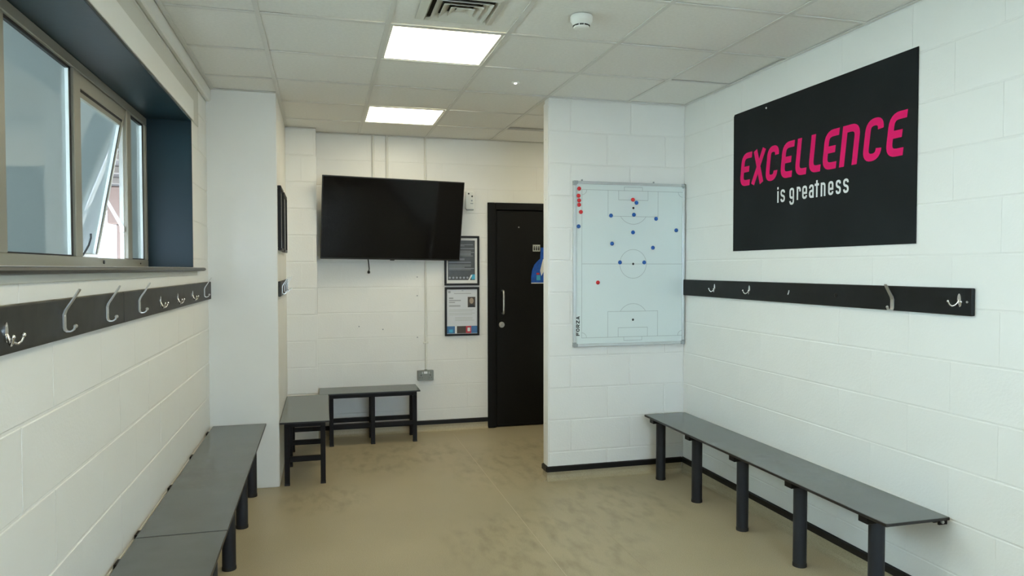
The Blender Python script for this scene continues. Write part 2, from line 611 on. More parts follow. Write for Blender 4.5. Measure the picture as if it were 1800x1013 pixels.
wall_column = struct('wall_column', MB().box(XL-0.02, XC, YC, YB, 0, H+0.02, PLASTER, 0.004))
wall_pier = struct('wall_pier', MB().box(XC+0.0, XPI-PROUD, YP+PROUD, YB, 0, H+0.02, MORTAR))
lay_blocks(wall_pier, XC, XPI, 0, H, XC-0.225, XC-0.325, face_matrix(lambda u, z: (u, YP+PROUD, z), (1, 0, 0), (0, -1, 0)), gu=0.0004)
V0, V1, VZ0, VZ1 = 0.40, 2.30, 0.90, 2.25
wf = MB()
for q in ((-1.06, V0, 0, H+0.12), (V1, XR+0.15, 0, H+0.12), (V0, V1, 0, VZ0), (V0, V1, VZ1, H+0.12)):
    wf.box(q[0], q[1], YF-0.12, YF, q[2], q[3], PLASTER)
wall_front = struct('wall_front', wf)


def skirting(name, path, inward, h=0.07):
    """coved vinyl upstand along a wall with a black capping strip; path: two XY points, inward: unit normal into the room"""
    a, b = Vector(path[0]), Vector(path[1])
    n = Vector(inward)
    prof = [(0.0, 0.0), (0.045, 0.0), (0.022, 0.006), (0.008, 0.020), (0.004, 0.042), (0.004, h), (0.0, h)]
    mb = MB()
    va = [(a.x+n.x*p, a.y+n.y*p, z) for p, z in prof]
    vb = [(b.x+n.x*p, b.y+n.y*p, z) for p, z in prof]
    k = len(prof)
    mb.add(va+vb, [(i, (i+1) % k, k+(i+1) % k, k+i) for i in range(k)]+[tuple(range(k)), tuple(range(2*k-1, k-1, -1))], FLOORM)
    o = struct(name, mb)
    c = MB()
    q = [a, b, b+n*0.013, a+n*0.013]
    lo, hi = h-0.004, h+0.034
    c.add([(p.x, p.y, lo) for p in q]+[(p.x, p.y, hi-(0.006 if i > 1 else 0)) for i, p in enumerate(q)],
          [(3, 2, 1, 0), (4, 5, 6, 7), (0, 1, 5, 4), (1, 2, 6, 5), (2, 3, 7, 6), (3, 0, 4, 7)], BLACK)
    c.build('capping_strip', o)
    return o


skirting('baseboard_right', ((XR, YS), (XR, -1.8)), (-1, 0))
skirting('baseboard_partition', ((XP-0.012, YS), (XR-0.013, YS)), (0, -1))
skirting('baseboard_partition_end', ((XP-0.004, YS+PT), (XP-0.004, YS-0.002)), (-1, 0))
skirting('baseboard_back', ((XPI, YB), (DX0-0.002, YB)), (0, -1))
skirting('baseboard_left', ((XL, -1.8), (XL, YC)), (1, 0))

# ------------------------------------------------------------------ suspended ceiling
XG, YG, T = 0.3165, 3.527, 0.6
ceil = struct('ceiling', MB().box(-1.06, XR+0.15, YF-0.1, YB+0.15, H+0.12, H+0.2, PLASTER))
gx = [XL+0.028] + [XG+T*i for i in range(-1, 4)] + [XR]
gy = [YG+T*j for j in range(-9, 6) if YG+T*j < YB-0.02 and YG+T*j > YF+0.05]
ys = [YF] + gy + [YB]
light_cells = [(2, YG+T*j) for j in (0, 3, -3, -6)]
tile_cache = {}


def tile_obj(x0, x1, y0, y1):
    g = 0.006
    key = (round(x1-x0, 3), round(y1-y0, 3))
    if key not in tile_cache:
        a, b = key[0]/2-g, key[1]/2-g
        tmp = MB().box(-a, a, -b, b, 0, 0.015, TILE, 0.002).build('ceiling_tile')
        tile_cache[key] = tmp.data
        bpy.data.objects.remove(tmp)
    o = bpy.data.objects.new('ceiling_tile', tile_cache[key])
    col.objects.link(o)
    o.parent = ceil
    o.location = ((x0+x1)/2, (y0+y1)/2, H+0.004)
    return o


for i in range(len(gx)-1):
    for j in range(len(ys)-1):
        if any(i == c and abs(ys[j]-y) < 0.01 for c, y in light_cells):
            continue
        if (ys[j+1]-ys[j]) < 0.03:
            continue
        t = tile_obj(gx[i], gx[i+1], ys[j], ys[j+1])
        t.rotation_euler = (R(random.uniform(-.12, .12)), R(random.uniform(-.12, .12)), 0)
        t.location.z += 0.0012
        if i == 4 and abs(ys[j]-(YG+3*T)) < 0.01:      # tile riding up behind the partition
            t.rotation_euler = (R(1.4), R(0.2), 0)
            t.location.z += 0.009
        if i == 5 and abs(ys[j]-YG) < 0.01:
            t.rotation_euler = (R(-0.9), 0, 0)
            t.location.z += 0.007
bar_cache = {}
for x in gx[1:-1]:
    MB().box(x-0.012, x+0.012, YF, YB, H-0.001, H+0.003, GRIDM).box(x-0.0015, x+0.0015, YF, YB, H+0.003, H+0.04, GRIDM).build('grid_bar', ceil)
for i in range(len(gx)-1):
    for y in gy:
        a, b = gx[i]+0.012, gx[i+1]-0.012
        key = round(b-a, 3)
        if key not in bar_cache:
            o = MB().box(-key/2, key/2, -0.012, 0.012, -0.0006, 0.003, GRIDM).build('grid_bar', ceil)
            bar_cache[key] = o.data
        else:
            o = bpy.data.objects.new('grid_bar', bar_cache[key])
            col.objects.link(o)
            o.parent = ceil
        o.location = ((a+b)/2, y, H)
for (a, b, c, d) in ((XR-0.022, XR, YF, YS-0.001), (XP, XR-0.022, YS-0.022, YS-0.001), (XL+0.028, XL+0.050, YF, YC), (XC, XC+0.018, YC, YP), (XPI, XR, YB-0.022, YB), (XC, XPI, YP-0.02, YP), (XL+0.050, XC, YC-0.02, YC)):
    MB().box(a, b, c, d, H-0.0018, H+0.001, GRIDM).build('edge_trim', ceil)

# ceiling light panels at every third tile of one run
lights = [(YG, 'bright square ceiling light panel beside the air vent, nearer of the two in view'),
          (YG+3*T, 'bright square ceiling light panel over the television end of the room'),
          (YG-3*T, 'square ceiling light panel one step nearer the camera than the air vent'),
          (YG-6*T, 'square ceiling light panel at the end of the room behind the camera')]
for y, lab in lights:
    cx, cy = XG+0.3, y+0.3
    e = empty('ceiling_light', (cx, cy, H), lab, 'ceiling light', 'square light panels in the ceiling')
    fr = MB()
    o_, i_ = 0.288, 0.272
    for (a, b, c, d) in ((-o_, o_, -o_, -i_), (-o_, o_, i_, o_), (-o_, -i_, -i_, i_), (i_, o_, -i_, i_)):
        fr.box(a, b, c, d, 0.002, 0.03, WPLAS)
    fr.build('frame', e)
    MB().box(-i_, i_, -i_, i_, 0.005, 0.012, LAMPM).build('diffuser', e)

e = empty('ceiling_light', (2.30, YG+3.5*T, H), 'added fill light panel out of sight behind the partition', 'ceiling light', 'square light panels in the ceiling')  # added lamp, unseen, brightens the back wall by the door
fr = MB()
for (a, b, c, d) in ((-0.14, 0.14, -0.288, -0.272), (-0.14, 0.14, 0.272, 0.288), (-0.14, -0.124, -0.272, 0.272), (0.124, 0.14, -0.272, 0.272)):
    fr.box(a, b, c, d, -0.012, 0.002, WPLAS)
fr.build('frame', e)
MB().box(-0.124, 0.124, -0.272, 0.272, -0.008, 0.001, LAMPM).build('diffuser', e)

# four-way air vent
e = empty('air_vent', (XG+0.3, YG-0.305, H), 'cream square four-way air vent set in a ceiling tile', 'air vent')
MB().box(-0.14, 0.14, -0.14, 0.14, 0.0005, 0.003, DARKHOLE).build('duct_throat', e)


def ring(mb, o0, z0, i0, z1, m, t=0.003):
    for k in range(4):
        c, s_ = math.cos(k*math.pi/2), math.sin(k*math.pi/2)
        v = [(-o0, -o0, z0), (o0, -o0, z0), (i0, -i0, z1), (-i0, -i0, z1)]
        v += [(p[0], p[1], p[2]+t) for p in v]
        v = [(p[0]*c-p[1]*s_, p[0]*s_+p[1]*c, p[2]) for p in v]
        mb.add(v, [(3, 2, 1, 0), (4, 5, 6, 7), (0, 1, 5, 4), (1, 2, 6, 5), (2, 3, 7, 6), (3, 0, 4, 7)], m)
    return mb


ring(ring(MB(), 0.185, -0.003, 0.150, -0.018, VENTM), 0.150, -0.018, 0.140, -0.006, VENTM).build('flange', e)
for (o_, i_) in ((0.127, 0.092), (0.090, 0.056), (0.054, 0.024)):
    ring(MB(), o_, -0.024, i_, -0.003, VENTM).build('louvre', e)
MB().box(-0.022, 0.022, -0.022, 0.022, -0.014, -0.010, VENTM, 0.002).build('centre_plate', e)

# smoke detector
e = empty('smoke_detector', (1.185, 3.185, H), 'round white smoke detector on a ceiling tile right of the air vent', 'smoke detector')
MB().lathe([(0.05, 0), (0.052, -0.004), (0.052, -0.024), (0.047, -0.030)][::-1], WPLAS, n=32).build('base', e)
MB().lathe([(0.047, -0.030), (0.044, -0.036), (0.036, -0.042), (0.036, -0.044)][::-1], WPLAS, n=32).build('head', e)
vb = MB()
for k in range(10):
    a = 2*math.pi*k/10
    path = [(0.0372*math.cos(a+t), 0.0372*math.sin(a+t), -0.0475) for t in (-0.24, -0.08, 0.08, 0.24)]
    vb.tube(path, 0.0035, DARKHOLE, 6)
vb.build('vent_slots', e)
MB().lathe([(0.0355, -0.044), (0.037, -0.050), (0.038, -0.052), (0.034, -0.058), (0.018, -0.061)][::-1], WPLAS, n=32).build('sensor_cap', e)

e = empty('emergency_downlight', (1.20, 4.425, H), 'tiny round recessed emergency light in a ceiling tile near partition', 'downlight')
MB().lathe([(0.024, 0.004), (0.026, 0.0), (0.024, -0.003), (0.012, -0.002)][::-1], WPLAS, n=20).build('bezel', e)
MB().lathe([(0.010, -0.0025), (0.009, -0.007), (0.004, -0.009)][::-1], LEDM, n=14).build('lens', e)

# ------------------------------------------------------------------ window
win = bpy.data.objects.new('window_1', None)
col.objects.link(win)
win.location = (XW, 2.5, WZ0)
win['kind'] = 'structure'
WO = (XW, 2.5, WZ0)


def wpart(name, mb, parent=None):
    return mb.build(name, parent or win, off=WO if not parent else (0, 0, 0))


FX0, FX1 = XW-0.030, XW
fr = MB()
fr.box(FX0, FX1, W0, W1-0.012, WZ0, WZ0+0.042, ALU, 0.003)
fr.box(FX0, FX1, W0, W1-0.012, WZ1-0.055, WZ1-0.012, ALU, 0.003)
fr.box(FX0, FX1, W0, W0+0.045, WZ0+0.042, WZ1-0.055, ALU, 0.003)
fr.box(FX0, FX1, W1-0.052, W1-0.012, WZ0+0.042, WZ1-0.055, ALU, 0.003)
wpart('frame', fr)
MULL = [0.68, 1.62, 2.56, 3.295, 4.10]
for y in MULL:
    wpart('mullion', MB().box(FX0, FX1, y-0.040, y+0.040, WZ0+0.042, WZ1-0.055, ALU, 0.003))
cells = [(W0+0.045, 0.64), (0.72, 1.58), (1.66, 2.52), (2.60, 3.255), (4.14, W1-0.052)]
for (a, b) in cells:
    z0, z1 = WZ0+0.042, WZ1-0.055
    bd = MB()
    for (p, q, c, d) in ((a, b, z0, z0+0.006), (a, b, z1-0.012, z1), (a, a+0.014, z0, z1)):
        bd.box(XW-0.024, XW-0.012, p, q, c, d, GASKET)
    bd.box(XW-0.026, XW-0.012, b-0.026, b, z0, z1, GASKET)
    bd.box(XW-0.0235, XW-0.0115, b-0.030, b-0.026, z0+0.006, z1-0.012, ALUL)
    wpart('glazing_bead', bd)
    wpart('glass_pane', MB().box(XW-0.028, XW-0.024, a, b, z0, z1, GLASS))
wpart('drain_cap', MB().cyl((XW, 3.62, WZ0+0.022), 0.009, 0.004, GASKET, 'X', 12))
wpart('drain_cap', MB().cyl((XW, 4.30, WZ0+0.020), 0.004, 0.003, GASKET, 'X', 10))
# jamb liner of the opening light
jl = MB().box(FX0-0.006, FX0+0.012, 4.046, 4.060, WZ0+0.042, WZ1-0.055, ALUL)
wpart('jamb_liner', jl)

# opening sash: top hung, bottom pushed outwards
SH, SW = 0.775, 0.715
sash = MB()
a, b = 0.0, SW
sash.box(-0.030, 0.006, a, b, -0.055, 0, ALU, 0.003)
sash.box(-0.030, 0.006, a, b, -SH, -SH+0.026, ALU, 0.003)
sash.box(-0.030, 0.006, a, a+0.030, -SH+0.026, -0.055, ALU, 0.003)
sash.box(-0.030, 0.006, b-0.022, b, -SH+0.026, -0.055, ALU, 0.003)
so = sash.build('sash', win)
so.location = (XW-0.008-WO[0], 3.338-WO[1], WZ1-0.058-WO[2])
so.rotation_euler = (0, R(10.4), 0)
gb = MB()
gb.box(-0.011, 0.001, b-0.040, b-0.036, -SH+0.026, -0.068, ALUL)
gb.box(-0.013, 0.001, b-0.036, b-0.0215, -SH+0.026, -0.055, GASKET)
gb.box(-0.014, 0.004, a+0.03, b-0.022, -0.068, -0.055, GASKET)
gb.box(-0.012, 0.0065, a+0.03, b-0.046, -0.088, -0.068, ALU)
gb.build('glazing_bead', so)
MB().box(-0.017, -0.012, a+0.03, b-0.022, -SH+0.026, -0.055, GLASS).build('glass_pane', so)
hd = MB().box(0.006, 0.014, 0.415, 0.445, -SH+0.004, -SH+0.022, SATIN, 0.002)
hd.tube([(0.014, 0.430, -SH+0.013), (0.022, 0.432, -SH+0.03), (0.030, 0.445, -SH+0.07), (0.030, 0.455, -SH+0.105), (0.026, 0.457, -SH+0.125)], 0.0045, GASKET, 8)
hd.build('handle', so)
# friction stay between sash and jamb
st = MB()
pa = (XW-0.135, 4.030, 1.93)
pb = (XW-0.020, 4.045, 1.70)
st.sweep([pa, ((pa[0]+pb[0])/2, 4.038, (pa[2]+pb[2])/2), pb], [(-0.008, -0.002), (0.008, -0.002), (0.008, 0.002), (-0.008, 0.002)], SATIN, smooth=False)
st.box(XW-0.034, XW-0.012, 4.030, 4.050, 1.685, 1.715, SATIN, 0.002)
wpart('stay_arm', st)

# black reveal boards and sill
rv = MB().box(XW-0.01, XL+0.006, W0, W1, WZ1-0.012, WZ1, REVEAL, 0.002)
wpart('reveal_board', rv)
rv = MB().box(XW-0.01, XL+0.006, W1-0.012, W1, WZ0, WZ1-0.012, REVEAL, 0.002)
wpart('reveal_board', rv)
sl = MB()
sp = [(XW-0.01, 1.484), (XL+0.024, 1.484), (XL+0.032, 1.487), (XL+0.036, 1.494), (XL+0.032, 1.501), (XL+0.024, 1.504), (XW-0.01, 1.504)]
va = [(x, W0-0.2, z) for x, z in sp]
vb = [(x, 4.765, z) for x, z in sp]
k = len(sp)
sl.add(va+vb, [(i, k+i, k+(i+1) % k, (i+1) % k) for i in range(k)]+[tuple(range(k)), tuple(range(2*k-1, k-1, -1))], SILLM)
wpart('sill', sl)
wpart('sill_shade_strip', MB().box(XL, XL+0.008, W0-0.2, 4.62, 1.460, 1.484, LINTEL, 0.002))  # darker strip standing in for the shade under the sill

# window in the wall behind the camera
w2_ = bpy.data.objects.new('window_2', None)
col.objects.link(w2_)
w2_.location = (V0, YF, VZ0)
w2_['kind'] = 'structure'
WO2 = (V0, YF, VZ0)
fr = MB()
for q in ((V0, V1, VZ0, VZ0+0.05), (V0, V1, VZ1-0.05, VZ1), (V0, V0+0.05, VZ0+0.05, VZ1-0.05), (V1-0.05, V1, VZ0+0.05, VZ1-0.05), (1.31, 1.39, VZ0+0.05, VZ1-0.05)):
    fr.box(q[0], q[1], YF-0.09, YF-0.03, q[2], q[3], ALU, 0.003)
fr.build('frame', w2_, off=WO2)
for (a, b) in ((V0+0.05, 1.31), (1.39, V1-0.05)):
    MB().box(a, b, YF-0.065, YF-0.059, VZ0+0.05, VZ1-0.05, CLEAR).build('glass_pane', w2_, off=WO2)

# ------------------------------------------------------------------ outside, seen through the open light
gr = struct('ground', MB().box(-14, -1.07, -14, 22, -0.25, -0.15, PAVE).box(-1.07, 10, -14, YF-0.13, -0.25, -0.15, PAVE))
wing = struct('wall_outside', MB().box(-14, -1.07, 12.5, 12.8, -0.2, 3.6, PLASTER).box(-14, -1.07, 12.3, 12.9, 3.6, 3.8, SOFF))
struct('wall_daylight_block', MB().box(-3.95, -3.8, 6.6, 12.5, -0.2, 2.40, PLASTER))  # added unseen wall, keeps open daylight off the porch pillar
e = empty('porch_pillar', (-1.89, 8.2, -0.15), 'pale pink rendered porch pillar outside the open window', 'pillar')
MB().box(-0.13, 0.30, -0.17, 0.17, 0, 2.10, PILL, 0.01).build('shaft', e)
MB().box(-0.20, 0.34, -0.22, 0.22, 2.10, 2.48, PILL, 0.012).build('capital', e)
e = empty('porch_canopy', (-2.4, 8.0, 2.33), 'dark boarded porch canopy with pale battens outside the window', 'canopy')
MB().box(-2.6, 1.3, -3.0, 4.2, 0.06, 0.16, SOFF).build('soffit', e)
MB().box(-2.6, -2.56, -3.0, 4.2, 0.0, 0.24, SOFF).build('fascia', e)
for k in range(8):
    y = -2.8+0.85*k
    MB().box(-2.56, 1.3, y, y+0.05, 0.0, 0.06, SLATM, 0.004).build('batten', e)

# ------------------------------------------------------------------ door
door = bpy.data.objects.new('door_1', None)
col.objects.link(door)
DO = (DX0, YB, 0)
door.location = DO
door['kind'] = 'structure'
fr = MB()
fr.box(DX0, DX0+0.072, YB-0.016, YB+0.10, 0.002, DZ, DOORB, 0.004)
fr.box(DX1-0.072, DX1, YB-0.016, YB+0.10, 0.002, DZ, DOORB, 0.004)
fr.box(DX0+0.072, DX1-0.072, YB-0.016, YB+0.10, DZ-0.065, DZ, DOORB, 0.004)
fr.build('frame', door, off=DO)
fr = MB()
fr.box(DX0+0.072, DX0+0.085, YB+0.0, YB+0.05, 0.002, DZ-0.065, DOORB)
fr.box(DX1-0.085, DX1-0.072, YB+0.0, YB+0.05, 0.002, DZ-0.065, DOORB)
fr.build('door_stop', door, off=DO)
leaf = MB().box(DX0+0.088, DX1-0.088, YB+0.004, YB+0.05, 0.006, DZ-0.070, DOORB, 0.003).build('leaf', door, off=DO)
YD = YB+0.004
h = MB()
h.tube([(1.632, YD, 1.287), (1.632, YD-0.028, 1.287), (1.632, YD-0.038, 1.277), (1.632, YD-0.040, 1.25), (1.632, YD-0.040, 1.11), (1.632, YD-0.038, 1.085), (1.632, YD-0.028, 1.075), (1.632, YD, 1.075)], 0.0105, STEEL, 12)
tag(h.build('pull_handle', leaf, off=DO), 'curved brushed steel pull handle')
h = MB().lathe([(0.028, 0), (0.028, -0.004), (0.025, -0.006)][::-1], STEEL, (1.622, YD, 0.968), 'Y', 28)
lk = tag(h.build('lock_escutcheon', leaf, off=DO), 'round steel lock cover')
kh = MB().lathe([(0.010, -0.006), (0.009, -0.010)][::-1], SATIN, (1.622, YD, 0.968), 'Y', 16).box(1.6205, 1.6235, YD-0.0115, YD-0.010, 0.960, 0.976, INK)
kh.build('lock_cylinder', leaf, off=DO)
MB().lathe([(0.007, 0), (0.006, -0.003)][::-1], GREYT, (1.79, YD, 1.885), 'Y', 12).build('door_viewer', leaf, off=DO)

# small sign and blue notice on the door
e = empty('door_sign', (1.963, YD, 1.69), 'small grey door sign with dark symbols above the blue notice', 'sign')
MB().box(-0.036, 0.036, -0.004, 0, -0.032, 0.032, SWITCH, 0.001).build('plate', e)
sym = MB()
for dx in (-0.021, 0.001, 0.022):
    sym.lathe([(0.006, 0), (0.006, -0.0006)][::-1], INK, (dx, -0.004, 0.012), 'Y', 12)
    sym.box(dx-0.007, dx+0.007, -0.0046, -0.004, -0.022, 0.005, INK)
sym.build('symbols', e)
e = empty('door_notice', (2.062, YD, 1.355), 'blue bell-shaped cut-out notice on the black door', 'notice')
half = [(0.152, 0.0), (0.152, 0.06), (0.143, 0.12), (0.122, 0.175), (0.085, 0.215), (0.062, 0.235), (0.058, 0.30), (0.058, 0.34)]
out = half + [(-x, z) for x, z in reversed(half)]


def on_door(u, v, d=0.0):
    return (u, -d, v)


MB().poly(out[::-1], on_door, KIT, 0.006).build('board', e)
pr = MB()
pr.poly([(-0.152, -0.001), (-0.152, 0.007), (0.152, 0.007), (0.152, -0.001)], lambda u, v, d: (u, -0.0066-d, v), PWHITE, 0.0006)
pr.poly([(-0.036, 0.23), (-0.064, 0.12), (-0.052, 0.07), (-0.03, 0.11), (-0.02, 0.23)], lambda u, v, d: (u, -0.0066-d, v), PWHITE, 0.0006)
pr.poly([(-0.10, 0.082), (-0.10, 0.10), (-0.07, 0.10), (-0.07, 0.082)], lambda u, v, d: (u, -0.0066-d, v), PRED, 0.0006)
pr.poly([(-0.10, 0.03), (-0.10, 0.078), (-0.062, 0.078), (-0.062, 0.03)], lambda u, v, d: (u, -0.0066-d, v), CYAN, 0.0006)
pr.build('printed_patches', e)


# ------------------------------------------------------------------ coat hooks and rails
def tall_hook_mb():
    """flat hat-and-coat hook; local x out of the wall, y along it, z up"""
    mb = MB()
    path = [(0.044, 0, 0.080), (0.040, 0, 0.073), (0.023, 0, 0.045), (0.007, 0, 0.020), (0.003, 0, 0.008), (0.003, 0, -0.030),
            (0.005, 0, -0.037), (0.010, 0, -0.041), (0.019, 0, -0.041), (0.027, 0, -0.036), (0.031, 0, -0.027)]
    w_ = [0.007, 0.009, 0.009, 0.010, 0.0105, 0.0105, 0.010, 0.009, 0.0075, 0.0065, 0.006]
    prof = [[(-a, -0.0018), (a, -0.0018), (a, 0.0018), (-a, 0.0018)] for a in w_]
    mb.sweep(path, prof, SATIN, side=(0, 1, 0), smooth=False)
    mb.lathe([(0.0035, -0.005), (0.0058, -0.002), (0.0058, 0.002), (0.0035, 0.005)], SATIN, (0.031, 0, -0.026), 'Y', 12)
    return mb


def screws_mb(zs, x):
    mb = MB()
    for z in zs:
        mb.lathe([(0.0034, 0), (0.0030, 0.0014)], STEEL, (x, 0, z), 'X', 10)
    return mb


def double_hook_mb():
    """chromed robe hook: oval back plate, two arms spreading and curling up to ball tips"""
    mb = MB()
    n = 20
    pts = [(0.0085*math.cos(2*math.pi*i/n), 0.024*math.sin(2*math.pi*i/n)+0.004) for i in range(n)]
    mb.poly(pts, lambda u, v, d: (d, u, v), CHROME, 0.004)
    for s_ in (-1, 1):
        path = [(0.004, 0, 0.0), (0.008, s_*0.004, -0.012), (0.013, s_*0.011, -0.021), (0.019, s_*0.019, -0.025), (0.024, s_*0.026, -0.019), (0.027, s_*0.030, -0.008)]
        mb.tube(path, 0.0032, CHROME, 8)
        mb.lathe([(0.001, -0.0055), (0.004, -0.004), (0.0056, 0), (0.004, 0.004), (0.001, 0.0055)], CHROME, (0.0275, s_*0.0305, -0.005), 'Z', 12)
    return mb


HT, HD = tall_hook_mb(), double_hook_mb()
hook_protos = {}


def hook(kind, rail, loc, rz=0.0):
    if kind not in hook_protos:
        o = (HT if kind == 'tall' else HD).build('coat_hook' if kind == 'tall' else 'robe_hook')
        s1 = screws_mb((0.003, -0.018) if kind == 'tall' else (0.018,), 0.0048 if kind == 'tall' else 0.004).build('screw', o)
        hook_protos[kind] = (o.data, s1.data)
        first = (o, s1)
    else:
        d1, d2 = hook_protos[kind]
        o = bpy.data.objects.new('coat_hook' if kind == 'tall' else 'robe_hook', d1)
        s1 = bpy.data.objects.new('screw', d2)
        col.objects.link(o)
        col.objects.link(s1)
        s1.parent = o
    o.parent = rail
    o.location = loc
    o.rotation_euler = (0, 0, rz)
    return o


def rail(loc, length, h, label, m, worn=False):
    """board of length along -y..+y/2 about loc (its back centre), 20 mm thick, out along +x"""
    e = empty('coat_rail', loc, label, 'coat rail')
    MB().box(0, 0.018, -length/2, length/2, -h/2, h/2, m, 0.004, 2).build('board', e)
    if worn:
        MB().box(0.002, 0.0155, -length/2+0.006, length/2-0.006, h/2-0.001, h/2+0.0006, WORN).build('worn_top_edge', e)
    return e


# left wall, two boards end to end
zc, hh = 1.3535, 0.115
far = rail((XL, (2.937+5.085)/2, zc), 5.085-2.937, hh, 'dark coat rail board under the window end, reaching the boxed column', RAILG, True)
for y, kd in ((3.155, 'tall'), (3.542, 'd'), (3.939, 'd'), (4.369, 'd'), (4.79, 'tall')):
    hook('tall' if kd == 'tall' else 'double', far, (0.018, y-far.location.y, 0.008 if kd == 'tall' else -0.008))
near = rail((XL, (0.6+2.933)/2, zc), 2.933-0.6, hh, 'dark coat rail board below the window, nearest the camera', RAILG, True)
for y, kd in ((1.905, 'd'), (2.292, 'tall'), (2.713, 'tall'), (1.40, 'd'), (0.95, 'tall')):
    hook('tall' if kd == 'tall' else 'double', near, (0.018, y-near.location.y, 0.006 if kd == 'tall' else -0.008))
# right wall
rr = empty('coat_rail', (XR, (2.315+4.715)/2, 1.358), 'long black coat rail on the right wall under the poster', 'coat rail')
n = 4.715-2.315
MB().box(-0.018, 0, -n/2, n/2, -0.057, 0.057, RAILM, 0.004, 2).build('board', rr)
for y, kd in ((4.277, 'double'), (3.874, 'double'), (2.73, 'tall'), (2.372, 'double')):
    hook(kd, rr, (-0.018, y-rr.location.y, 0.006 if kd == 'double' else -0.014), math.pi)
MB().lathe([(0.001, 0), (0.012, -0.001), (0.012, -0.003), (0.008, -0.004)], BLACK, (-0.018, 3.107-rr.location.y, 0.0), 'X', 18).build('bare_hook_plate', rr)
MB().tube([(-0.018, 3.49-rr.location.y, 0.014), (-0.022, 3.487-rr.location.y, 0.004), (-0.024, 3.492-rr.location.y, -0.010)], 0.003, STEEL, 6).build('broken_hook', rr)
MB().lathe([(0.005, 0.0), (0.004, 0.003)][::-1], STEEL, (-0.0215, 2.335-rr.location.y, 0.0), 'X', 10).build('screw', rr)
# column side
cr = rail((XC, 5.615, 1.358), 1.03, 0.105, 'short coat rail with tall hooks on the boxed column side', RAILG)
for y in (-0.36, -0.05, 0.26, 0.46):
    hook('tall', cr, (0.018, y, 0.004))

# ------------------------------------------------------------------ benches
leg_cache = {}


def wall_bench(loc, length, width, top, label, legs, out):
    """compact-laminate bench fixed to a wall; loc: wall side centre on the floor, out: +1 seat towards +x, -1 towards -x.
    legs: y offsets"""
    e = empty('wall_bench', loc, label, 'bench', 'laminate benches fixed along the side walls')
    g = 0.022
    a, b = (g, g+width) if out > 0 else (-g-width, -g)
    seat = MB()
    seat.box(a, b, -length/2, length/2, top-0.013, top-0.0015, EDGE)
    seat.box(a+0.0015, b-0.0015, -length/2+0.0015, length/2-0.0015, top-0.0015, top, TOPM)
    seat.build('seat_board', e)
    for y in legs:
        cx = out*(g+width-0.085)
        MB().lathe([(0.033, 0.018), (0.033, top-0.045)], LEGM, (cx, y, 0), 'Z', 24).build('leg', e)
        MB().lathe([(0.0345, 0.0), (0.0345, 0.014), (0.0332, 0.018)], RUBBER, (cx, y, 0), 'Z', 24).build('foot', e)
        x0_, x1_ = out*0.002, out*(g+width-0.012)
        MB().box(x0_, x1_, y-0.028, y+0.028, top-0.045, top-0.013, FRAMEB, 0.002).build('support_bracket', e)
    return e


wall_bench((XL, (3.028+5.062)/2, 0), 5.062-3.028, 0.336, 0.450, 'grey-topped bench along the left wall, far section ending at the column', [y-(3.028+5.062)/2 for y in (4.93, 4.345, 3.755, 3.125)], 1)
wall_bench((XL, (0.95+3.022)/2, 0), 3.022-0.95, 0.336, 0.450, 'grey-topped bench along the left wall, near section cut by the frame edge', [y-(0.95+3.022)/2 for y in (2.83, 2.24, 1.65, 1.08)], 1)
wall_bench((XR, (2.40+4.668)/2, 0), 4.668-2.40, 0.322, 0.448, 'long grey-topped bench fixed along the right wall', [y-(2.40+4.668)/2 for y in (4.580, 4.075, 3.562, 3.055, 2.545)], -1)


bench_r = bpy.data.objects['wall_bench.002']
fx = MB()
for dy in (0.035, 0.062):
    fx.box(-0.045, -0.002, -1.134+dy-0.004, -1.134+dy+0.004, 0.405, 0.434, FRAMEB)
fx.lathe([(0.007, 0), (0.007, 0.05)], STEEL, (-0.03, -1.134+0.024, 0.418), 'Y', 10)
fx.build('wall_fixing', bench_r)


def free_bench(x0, x1, y0, y1, top, label, axis, xs, lowlong):
    """free-standing bench: laminate top on a black square-tube frame. axis: 'x' or 'y' long direction; xs: stations of the leg pairs"""
    c = ((x0+x1)/2, (y0+y1)/2, 0)
    e = empty('free_bench', c, label, 'bench', 'free-standing black framed benches')
    seat = MB()
    seat.box(x0, x1, y0, y1, top-0.012, top-0.0015, EDGE)
    seat.box(x0+0.0015, x1-0.0015, y0+0.0015, y1-0.0015, top-0.0015, top, TOPM)
    seat.build('seat_board', e, off=c)
    t = 0.017
    ins = 0.028
    lo, hi = (y0+ins+t, y1-ins-t) if axis == 'x' else (x0+ins+t, x1-ins-t)

    def bar(name, p, q):
        MB().box(min(p[0], q[0])-t, max(p[0], q[0])+t, min(p[1], q[1])-t, max(p[1], q[1])+t, min(p[2], q[2])-t, max(p[2], q[2])+t, FRAMEB, 0.002).build(name, e, off=c)
    P = (lambda s_, r, z: (s_, r, z)) if axis == 'x' else (lambda s_, r, z: (r, s_, z))
    zt = top-0.012-t
    for s_ in xs:
        for r in (lo, hi):
            q = P(s_, r, 0)
            MB().box(q[0]-t, q[0]+t, q[1]-t, q[1]+t, 0.006, top-0.012-2*t, FRAMEB, 0.002).build('leg', e, off=c)
            MB().box(q[0]-t-0.001, q[0]+t+0.001, q[1]-t-0.001, q[1]+t+0.001, 0, 0.012, RUBBER).build('foot', e, off=c)
        bar('cross_bar', P(s_, lo+2*t, zt), P(s_, hi-2*t, zt))
        if not lowlong:
            bar('low_cross_bar', P(s_, lo+2*t, 0.180), P(s_, hi-2*t, 0.180))
    for r in (lo, hi):
        bar('top_rail', P(xs[0], r, zt), P(xs[-1], r, zt))
        if lowlong:
            for u_, v_ in zip(xs[:-1], xs[1:]):
                bar('low_rail', P(u_+2*t, r, 0.165), P(v_-2*t, r, 0.165))
    return e


